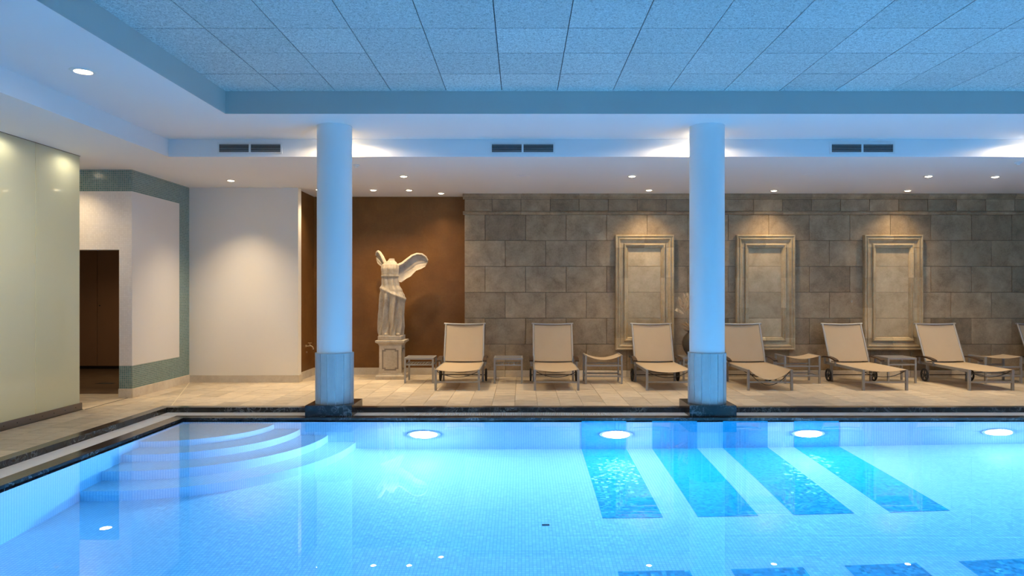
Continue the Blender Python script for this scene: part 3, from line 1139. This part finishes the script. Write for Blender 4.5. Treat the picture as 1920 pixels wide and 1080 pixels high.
# ------------------------------------------------------------------ LOUNGERS
def lounger(X, label, front_sag=0.02, back_y=(1.14, 1.44), dx=0.0, Y=10.44):
    t = thing('sun_lounger', label, 'sun lounger', (X, Y, 0), group='sun loungers along the stone wall')
    W = 0.325
    A = M['alu']
    zs = 0.30
    by, ty = back_y
    tz = 0.935
    for s in (-1, 1):
        B(s * W - 0.017, s * W + 0.017, 0.0, 0.034, 0, 0.312).build('leg', A, t)
        B(s * W - 0.017, s * W + 0.017, 1.07, 1.11, 0.0, 0.275).build('leg', A, t)
        MB().bar((s * W, 0.034, zs - 0.008), (s * W, 1.36, zs - 0.008), 0.03, 0.042).build('side_rail', A, t)
    MB().bar((-W + 0.017, 0.017, 0.126), (W - 0.017, 0.017, 0.126), 0.022, 0.022).build('front_bar', A, t)
    MB().tube([(-W - 0.05, 1.09, 0.108), (W + 0.05, 1.09, 0.108)], 0.008, 8).build('axle', M['cable'], t)
    MB().bar((-W, 1.34, zs - 0.01), (W, 1.34, zs - 0.01), 0.024, 0.03).build('rear_bar', A, t)
    # seat sling
    nu, nv = 13, 14
    grid = []
    for i in range(nv):
        y = 0.012 + (by - 0.02) * i / (nv - 1)
        fr = 1 - i / (nv - 1)
        sag = 0.012 + front_sag * fr ** 1.6
        row = []
        for j in range(nu):
            u = -1 + 2 * j / (nu - 1)
            row.append((u * (W - 0.008), y, zs + 0.014 - sag * (1 - u * u)))
        grid.append(row)
    MB().sheet(grid, (0, 0, 0.005)).build('seat_sling', M['fabric'], t, smooth=True)
    # backrest
    d = Vector((0, ty - by, tz - zs)).normalized()
    nrm = Vector((0, -d.z, d.y))
    L = math.hypot(ty - by, tz - zs)
    for s in (-1, 1):
        MB().tube([(s * W, by, zs), (s * W, by + d.y * L, zs + d.z * L)], 0.017, 10).build('back_tube', A, t, smooth=True)
        # wheel
        w = thing_part('wheel', t, (s * (W + 0.052), 1.09, 0.108))
        ring = [(0, 0.092 * math.cos(a), 0.092 * math.sin(a)) for a in [2 * PI * q / 28 for q in range(29)]]
        MB().tube(ring, 0.0155, 8, cap=False).build('tyre', M['rubber'], w, smooth=True)
        hb = MB().tube([(-0.018, 0, 0), (0.018, 0, 0)], 0.02, 12)
        for q in range(5):
            a = 2 * PI * q / 5 + 0.3
            hb.bar((0, 0.01 * math.cos(a), 0.01 * math.sin(a)), (0, 0.085 * math.cos(a), 0.085 * math.sin(a)), 0.012, 0.012)
        hb.build('spokes', M['cable'], w)
        # armrest
        xa = s * (W + 0.045)
        pts = [(1.30, 0.395), (1.22, 0.412), (1.10, 0.418), (0.98, 0.412), (0.88, 0.398), (0.80, 0.378)]
        grid = [[(xa - 0.032, y, z), (xa + 0.032, y, z)] for y, z in pts]
        ar = MB().sheet(grid, (0, 0, 0.022)).build('armrest', M['wood'], t, smooth=True)
        for ya, za in ((0.86, 0.375), (1.24, 0.392)):
            MB().bar((xa, ya, za), (xa, ya, 0.275), 0.022, 0.03).bar((xa, ya, 0.285), (s * W, ya, 0.285), 0.02, 0.02).build('arm_post', A, ar)
    top = [(-W - 0.03 + (2 * W + 0.06) * q / 8, ty, tz + 0.004 - 0.012 * (1 - (q / 4 - 1) ** 2)) for q in range(9)]
    MB().tube(top, 0.0165, 10).build('top_rail', A, t, smooth=True)
    grid = []
    for i in range(12):
        k = 0.035 + (L - 0.06) * i / 11
        row = []
        for j in range(11):
            u = -1 + 2 * j / 10
            bow = 0.02 * (1 - u * u)
            p = Vector((u * (W - 0.012), by, zs)) + d * k - nrm * bow + nrm * 0.004
            row.append(p)
        grid.append(row)
    MB().sheet(grid, nrm * 0.005).build('back_sling', M['fabric'], t, smooth=True)
    # sagging straps under the seat
    for y, dep in ((0.05, 0.062 + front_sag), (0.42, 0.04 + 0.6 * front_sag)):
        pts = [(-W + 0.02 + (2 * W - 0.04) * q / 12, y, zs - 0.022 - dep * (1 - (q / 6 - 1) ** 2)) for q in range(13)]
        MB().tube(pts, 0.006, 6).build('strap', M['cable'], t, smooth=True)
    return t


def thing_part(name, parent, loc):
    o = bpy.data.objects.new(name, None)
    COL.objects.link(o)
    o.parent = parent
    o.location = loc
    o.empty_display_size = 0.05
    return o


LG = [(-0.966, 'beige sling lounger nearest the statue, half in front of the brown wall', 0.02),
      (0.526, 'beige sling lounger in the shade midway between the two columns', 0.02),
      (2.209, 'brightly lit beige sling lounger just left of the second column', 0.03),
      (3.731, 'beige sling lounger right behind the second column with a sagging foot end', 0.14),
      (5.458, 'beige sling lounger second to the right of the second column', 0.02),
      (7.05, 'brightly lit beige sling lounger beside the rightmost stone frame', 0.02),
      (8.79, 'beige sling lounger cut off by the right picture edge', 0.02)]
for x, lab, sg in LG:
    lounger(x, lab, sg)


# ------------------------------------------------------------------ SIDE TABLES AND FOOTSTOOLS
def side_table(x0, x1, yf, yb, zt, label):
    cx = (x0 + x1) / 2
    t = thing('side_table', label, 'side table', (cx, yf, 0), group='slatted metal side tables')
    w, dp = (x1 - x0) / 2, yb - yf
    A = M['alu']
    for sx in (-1, 1):
        for y in (0.014, dp - 0.014):
            B(sx * (w - 0.014) - 0.014, sx * (w - 0.014) + 0.014, y - 0.014, y + 0.014, 0, zt - 0.03).build('leg', A, t)
    MB().box(-w, w, 0, 0.026, zt - 0.03, zt).box(-w, w, dp - 0.026, dp, zt - 0.03, zt).box(-w, -w + 0.026, 0.026, dp - 0.026, zt - 0.03, zt) \
        .box(w - 0.026, w, 0.026, dp - 0.026, zt - 0.03, zt).build('top_frame', A, t)
    n = 11
    for i in range(n):
        y = 0.03 + (dp - 0.06) * (i + 0.5) / n
        B(-w + 0.026, w - 0.026, y - 0.0105, y + 0.0105, zt - 0.012, zt - 0.001).build('slat', A, t)
    zs = zt - 0.105
    sh = MB().box(-w + 0.028, w - 0.028, 0.004, 0.022, zs - 0.02, zs).box(-w + 0.028, w - 0.028, dp - 0.022, dp - 0.004, zs - 0.02, zs) \
        .box(-w + 0.004, -w + 0.022, 0.028, dp - 0.028, zs - 0.02, zs).box(w - 0.022, w - 0.004, 0.028, dp - 0.028, zs - 0.02, zs).build('shelf_frame', A, t)
    for i in range(9):
        x = -w + 0.03 + (2 * w - 0.06) * (i + 0.5) / 9
        B(x - 0.011, x + 0.011, 0.022, dp - 0.022, zs - 0.012, zs - 0.003).build('shelf_slat', A, t)
    return t


def footstool(x0, x1, yf, yb, zt, label, sag=0.075):
    cx = (x0 + x1) / 2
    t = thing('footstool', label, 'footstool', (cx, yf, 0), group='sling footstools')
    w, dp = (x1 - x0) / 2, yb - yf
    A = M['alu']
    for sx in (-1, 1):
        for y in (0.014, dp - 0.014):
            B(sx * (w - 0.014) - 0.014, sx * (w - 0.014) + 0.014, y - 0.014, y + 0.014, 0, zt - 0.012).build('leg', A, t)
        MB().bar((sx * (w - 0.014), 0.0, zt - 0.006), (sx * (w - 0.014), dp, zt - 0.006), 0.028, 0.02).build('side_rail', A, t)
    for z in (zt - 0.165, 0.125):
        for ya in (0.004, dp - 0.024):
            B(-w + 0.028, w - 0.028, ya, ya + 0.02, z - 0.012, z + 0.012).build('cross_bar', A, t)
    for sx in (-1, 1):
        B(sx * (w - 0.014) - 0.01, sx * (w - 0.014) + 0.01, 0.028, dp - 0.028, 0.115, 0.135).build('side_bar', A, t)
    grid = []
    for i in range(6):
        y = 0.004 + (dp - 0.008) * i / 5
        grid.append([(-w + 0.012 + (2 * w - 0.024) * j / 14, y, zt + 0.006 - sag * (1 - (j / 7 - 1) ** 2)) for j in range(15)])
    MB().sheet(grid, (0, 0, 0.005)).build('sling', M['fabric'], t, smooth=True)
    return t


side_table(-1.905, -1.425, 11.28, 11.72, 0.413, 'low metal table beside the statue pedestal')
side_table(-0.452, 0.018, 11.24, 11.68, 0.413, 'low metal table between the two loungers left of centre')
footstool(1.02, 1.625, 11.18, 11.62, 0.46, 'beige sling footstool left of the brightly lit lounger by the second column')
side_table(2.635, 3.22, 11.36, 11.78, 0.413, 'low metal table mostly hidden behind the second column, under the urn')
footstool(4.245, 4.83, 11.24, 11.68, 0.445, 'beige sling footstool between the two loungers right of the second column', 0.05)
side_table(5.94, 6.41, 11.29, 11.73, 0.413, 'low metal table between the two loungers by the rightmost stone frame')
footstool(7.50, 8.10, 11.26, 11.70, 0.43, 'beige sling footstool beside the rightmost lounger', 0.03)

# ------------------------------------------------------------------ URN WITH DRIED PLANT
ux, uy, uz = 2.82, 11.57, 0.413
un = thing('plant_urn', 'dark bronze urn of dried flowers half hidden by the second column', 'urn', (ux, uy, uz))
MB().lathe([(0.06, 0.0), (0.065, 0.012), (0.085, 0.04), (0.125, 0.11), (0.145, 0.18), (0.148, 0.24), (0.130, 0.31), (0.090, 0.365), (0.062, 0.392),
            (0.060, 0.405), (0.075, 0.42), (0.070, 0.425), (0.055, 0.41)], 36).build('vase', M['urn'], un, smooth=True)
plant = thing_part('dried_plant', un, (0, 0, 0.41))
random.seed(3)


def leaf(mb, p, d, L, w):
    p, d = Vector(p), Vector(d).normalized()
    s = d.cross(Vector((random.uniform(-1, 1), random.uniform(-1, 1), random.uniform(-.3, .3)))).normalized()
    u = s.cross(d) * 0.006
    q = p + d * L * 0.45
    e = p + d * L
    mb.add([p, q + s * w / 2 + u, e, q - s * w / 2 + u, q - u * 1.5], [(0, 1, 4), (1, 2, 4), (2, 3, 4), (3, 0, 4), (0, 3, 1), (1, 3, 2)])


for i in range(13):
    a = random.uniform(0, 2 * PI)
    sp = random.uniform(0.03, 0.26)
    hh = random.uniform(0.32, 0.60)
    tip = Vector((sp * math.cos(a), sp * 0.8 * math.sin(a), hh))
    if i < 5:
        tip = Vector((-[0.06, 0.13, 0.19, 0.20, 0.14][i], -0.05 + 0.03 * i, [0.57, 0.54, 0.50, 0.33, 0.42][i]))
    mid = Vector((tip.x * 0.35, tip.y * 0.35, hh * 0.5))
    MB().tube([(0, 0, -0.02), mid * 0.5, mid, tip], [0.004, 0.004, 0.003, 0.002], 5).build('stem', M['dry_leaf'], plant)
    fm = MB()
    d0 = (tip - mid).normalized()
    for q in range(18):
        pt = mid.lerp(tip, 0.35 + 0.65 * q / 17)
        dd = d0 + Vector((random.uniform(-.7, .7), random.uniform(-.7, .7), random.uniform(0, .5)))
        leaf(fm, pt, dd, random.uniform(0.06, 0.11), random.uniform(0.03, 0.048))
    fm.build('flower_spike', M['dry_flower'], plant, fix=False)
for i in range(9):
    a = 2 * PI * i / 9
    lm = MB()
    for q in range(4):
        leaf(lm, (0.03 * math.cos(a), 0.03 * math.sin(a), 0.0 + 0.02 * q), (math.cos(a + random.uniform(-.4, .4)), math.sin(a), random.uniform(0.1, 0.9)), random.uniform(0.10, 0.17), 0.045)
    lm.build('leaf_tuft', M['dry_leaf'], plant, fix=False)

# ------------------------------------------------------------------ PEDESTAL AND STATUE
ped = thing('pedestal', 'pale stone pedestal with bordered panels under the statue', 'pedestal', (-2.225, 11.98, 0))


def square_stack(mb, prof):
    vs_ = []
    fs = []
    for h, z in prof:
        vs_ += [(-h, -h, z), (h, -h, z), (h, h, z), (-h, h, z)]
    n = len(prof)
    for i in range(n - 1):
        for k in range(4):
            j = (k + 1) % 4
            fs.append((i * 4 + k, i * 4 + j, i * 4 + 4 + j, i * 4 + 4 + k))
    fs += [(3, 2, 1, 0), tuple((n - 1) * 4 + k for k in range(4))]
    return mb.add(vs_, fs)


square_stack(MB(), [(0.238, 0), (0.243, 0.015), (0.243, 0.058), (0.236, 0.066), (0.222, 0.072), (0.212, 0.088), (0.198, 0.100), (0.192, 0.112)]).build('base', M['pedestal'], ped)
square_stack(MB(), [(0.188, 0.112), (0.188, 0.572)]).build('body', M['pedestal'], ped)
square_stack(MB(), [(0.190, 0.572), (0.198, 0.584), (0.200, 0.596), (0.222, 0.612), (0.244, 0.624), (0.246, 0.630), (0.246, 0.654), (0.240, 0.660)]).build('cap', M['pedestal'], ped)
cc_ = 0.04


def octo(w, h, z0):
    return [(-w + cc_, -h), (w - cc_, -h), (w - cc_, -h + cc_ * .6), (w, -h + cc_ * .6), (w, h - cc_ * .6), (w - cc_, h - cc_ * .6), (w - cc_, h), (-w + cc_, h), (-w + cc_, h - cc_ * .6), (-w, h - cc_ * .6), (-w, -h + cc_ * .6), (-w + cc_, -h + cc_ * .6)]


for face in range(2):
    def fn(u, v, w, o=0.0, d=0.004, face=face):
        q = -0.188 - o - d * w
        return (u, q, 0.335 + v) if face == 0 else (-q, u, 0.335 + v)
    MB().prism(octo(0.140, 0.185, 0), fn).build('panel_border', M['ped_line'], ped)
    MB().prism(octo(0.116, 0.160, 0), lambda u, v, w: fn(u, v, w, 0.0, 0.008)).build('panel', M['pedestal'], ped)

# generic draped winged garden figure (plain stand-in, headless)
st = thing('garden_statue', 'weathered stone statue of a draped winged figure on the pedestal', 'statue', (-2.235, 11.98, 0.66))
square_stack(MB(), [(0.197, 0), (0.200, 0.006), (0.200, 0.070), (0.194, 0.076)]).build('slab', M['statue'], st)
keys = [  # z, cx, a(half width), b(half depth), fold amp
    (0.070, -0.02, 0.185, 0.165, 0.020), (0.13, -0.02, 0.183, 0.160, 0.026), (0.25, -0.005, 0.185, 0.150, 0.028), (0.40, 0.0, 0.190, 0.145, 0.024),
    (0.55, 0.01, 0.192, 0.140, 0.022), (0.68, 0.015, 0.198, 0.140, 0.018), (0.76, 0.01, 0.200, 0.138, 0.012), (0.84, -0.005, 0.182, 0.125, 0.006), (0.95, -0.02, 0.145, 0.108, 0.006),
    (1.05, -0.03, 0.138, 0.102, 0.005), (1.15, -0.03, 0.140, 0.110, 0.005), (1.22, -0.03, 0.146, 0.112, 0.006), (1.28, -0.025, 0.140, 0.095, 0.003), (1.33, -0.015, 0.095, 0.07, 0.002),
    (1.36, -0.005, 0.055, 0.048, 0.0), (1.395, 0.0, 0.045, 0.042, 0.0)]


def lerp_keys(z):
    for (p, q) in zip(keys[:-1], keys[1:]):
        if p[0] <= z <= q[0]:
            f = (z - p[0]) / (q[0] - p[0])
            f = f * f * (3 - 2 * f)
            return [a + (b - a) * f for a, b in zip(p, q)]
    return keys[-1]


NR, NA = 90, 96
vs_ = []
for i in range(NR):
    z = 0.07 + (1.395 - 0.07) * i / (NR - 1)
    _, cx, a, b, am = lerp_keys(z)
    for k in range(NA):
        t_ = 2 * PI * k / NA
        fold = 1.35 * am * (math.sin(9 * t_ + 2.2 * z + 0.8 * math.sin(5 * z)) + 0.5 * math.sin(17 * t_ - 3.0 * z))
        roll = 0.0
        zr = 0.80 - 0.10 * math.cos(t_)
        roll += 0.020 * math.exp(-((z - zr) / 0.028) ** 2)
        roll += 0.012 * math.exp(-((z - 1.09) / 0.010) ** 2)
        ca, sa = math.cos(t_), math.sin(t_)
        ex = 2.4
        rr = (abs(ca) ** ex + abs(sa) ** ex) ** (-1 / ex)
        vs_.append((cx + (a * rr + fold + roll) * ca, (b * rr + fold + roll) * sa, z))
fs = []
for i in range(NR - 1):
    for k in range(NA):
        fs.append((i * NA + k, i * NA + (k + 1) % NA, (i + 1) * NA + (k + 1) % NA, (i + 1) * NA + k))
fs += [tuple(range(NA - 1, -1, -1)), tuple((NR - 1) * NA + k for k in range(NA))]
MB().add(vs_, fs).build('draped_body', M['statue'], st, smooth=True)
# feet tips below the hem
MB().tube([(-0.06, -0.10, 0.095), (-0.07, -0.17, 0.095), (-0.07, -0.19, 0.088)], [0.032, 0.030, 0.014], 10).build('foot', M['statue'], st, smooth=True)
MB().tube([(0.11, -0.08, 0.095), (0.14, -0.15, 0.095), (0.15, -0.18, 0.088)], [0.032, 0.030, 0.014], 10).build('foot', M['statue'], st, smooth=True)


def wing(out, root_y, sweep_y, name):
    """out: list of (x,z) top edge and bottom edge pairs from root to tip"""
    grid = []
    n = len(out)
    for i, (xt, zt_, xb, zb) in enumerate(out):
        f = i / (n - 1)
        row = []
        for j in range(9):
            g_ = j / 8
            x = xt + (xb - xt) * g_
            z = zt_ + (zb - zt_) * g_
            y = root_y + sweep_y * f + 0.03 * math.sin(PI * g_) + (0.006 if j % 2 else -0.004)
            row.append((x, y, z))
        grid.append(row)
    w_ = MB().sheet(grid, (0, -0.035, 0)).build(name, M['statue'], st, smooth=True)
    MB().tube([(r[0][0], r[0][1] + 0.012, r[0][2]) for r in grid], [0.036 - 0.018 * i / (n - 1) for i in range(n)], 8).build('wing_edge', M['statue'], w_, smooth=True)


wing([(0.10, 1.27, 0.10, 1.00), (0.18, 1.31, 0.15, 0.985), (0.26, 1.38, 0.235, 1.05), (0.34, 1.445, 0.31, 1.09), (0.42, 1.475, 0.40, 1.19), (0.50, 1.47, 0.48, 1.22), (0.56, 1.43, 0.555, 1.26), (0.595, 1.37, 0.59, 1.33)], 0.05, 0.10, 'wing')
wing([(-0.10, 1.27, -0.12, 1.18), (-0.15, 1.36, -0.155, 1.22), (-0.19, 1.44, -0.20, 1.26), (-0.23, 1.50, -0.24, 1.29), (-0.265, 1.525, -0.275, 1.32), (-0.295, 1.51, -0.295, 1.37), (-0.31, 1.46, -0.31, 1.42)], 0.05, 0.14, 'wing')

# ------------------------------------------------------------------ TAP
tap = thing('wall_tap', 'small brass tap on the narrow brown side wall', 'tap', (-3.72, 12.0, 0.545))
MB().tube([(0.0, 0, 0), (0.008, 0, 0)], 0.026, 16).build('flange', M['brass'], tap)
MB().tube([(0.005, 0, 0), (0.05, 0, 0), (0.085, 0, 0.004), (0.11, 0, -0.008), (0.125, 0, -0.03), (0.128, 0, -0.055)], [0.010, 0.012, 0.013, 0.012, 0.011, 0.015], 10).build('spout', M['brass'], tap, smooth=True)
hd = MB().tube([(0.07, 0, 0.01), (0.07, 0, 0.05)], 0.008, 8).build('stem', M['brass'], tap)
MB().tube([(0.038, 0, 0.055), (0.102, 0, 0.055)], 0.007, 8).build('handle', M['brass'], hd)
MB().tube([(0.0, 0.02, -0.10), (0.016, 0.02, -0.11)], 0.014, 10).build('valve_cap', M['brass'], tap)

# ------------------------------------------------------------------ CUPBOARD, DRAIN
cp = thing('cupboard', 'tall brown cupboard at the end of the passage', 'cupboard', (-8.14, 13.36, 0))
B(-0.85, 1.67, 0.02, 0.5, 0.06, 2.52).build('body', M['cup_brown'], cp)
B(-0.85, 1.67, 0.06, 0.5, 0.0, 0.06).build('plinth', M['dark_steel'], cp)
for a in (-0.84, 0.0, 0.84):
    dr = B(a + 0.002, a + 0.828, 0.0, 0.02, 0.065, 2.515).build('door', M['cup_brown'], cp)
    MB().tube([(a + 0.05, 0.0, 1.22), (a + 0.05, -0.018, 1.22)], [0.009, 0.013], 12).build('knob', M['dark_steel'], dr)
dg = thing('floor_drain', 'small dark floor drain in the passage', 'drain', (-6.72, 11.25, 0))
MB().box(-0.14, 0.14, -0.06, -0.045, 0, 0.004).box(-0.14, 0.14, 0.045, 0.06, 0, 0.004).box(-0.14, -0.125, -0.045, 0.045, 0, 0.004).box(0.125, 0.14, -0.045, 0.045, 0, 0.004).build('frame', M['dark_steel'], dg)
B(-0.125, 0.125, -0.045, 0.045, 0, 0.002).build('cover', M['gutter'], dg)
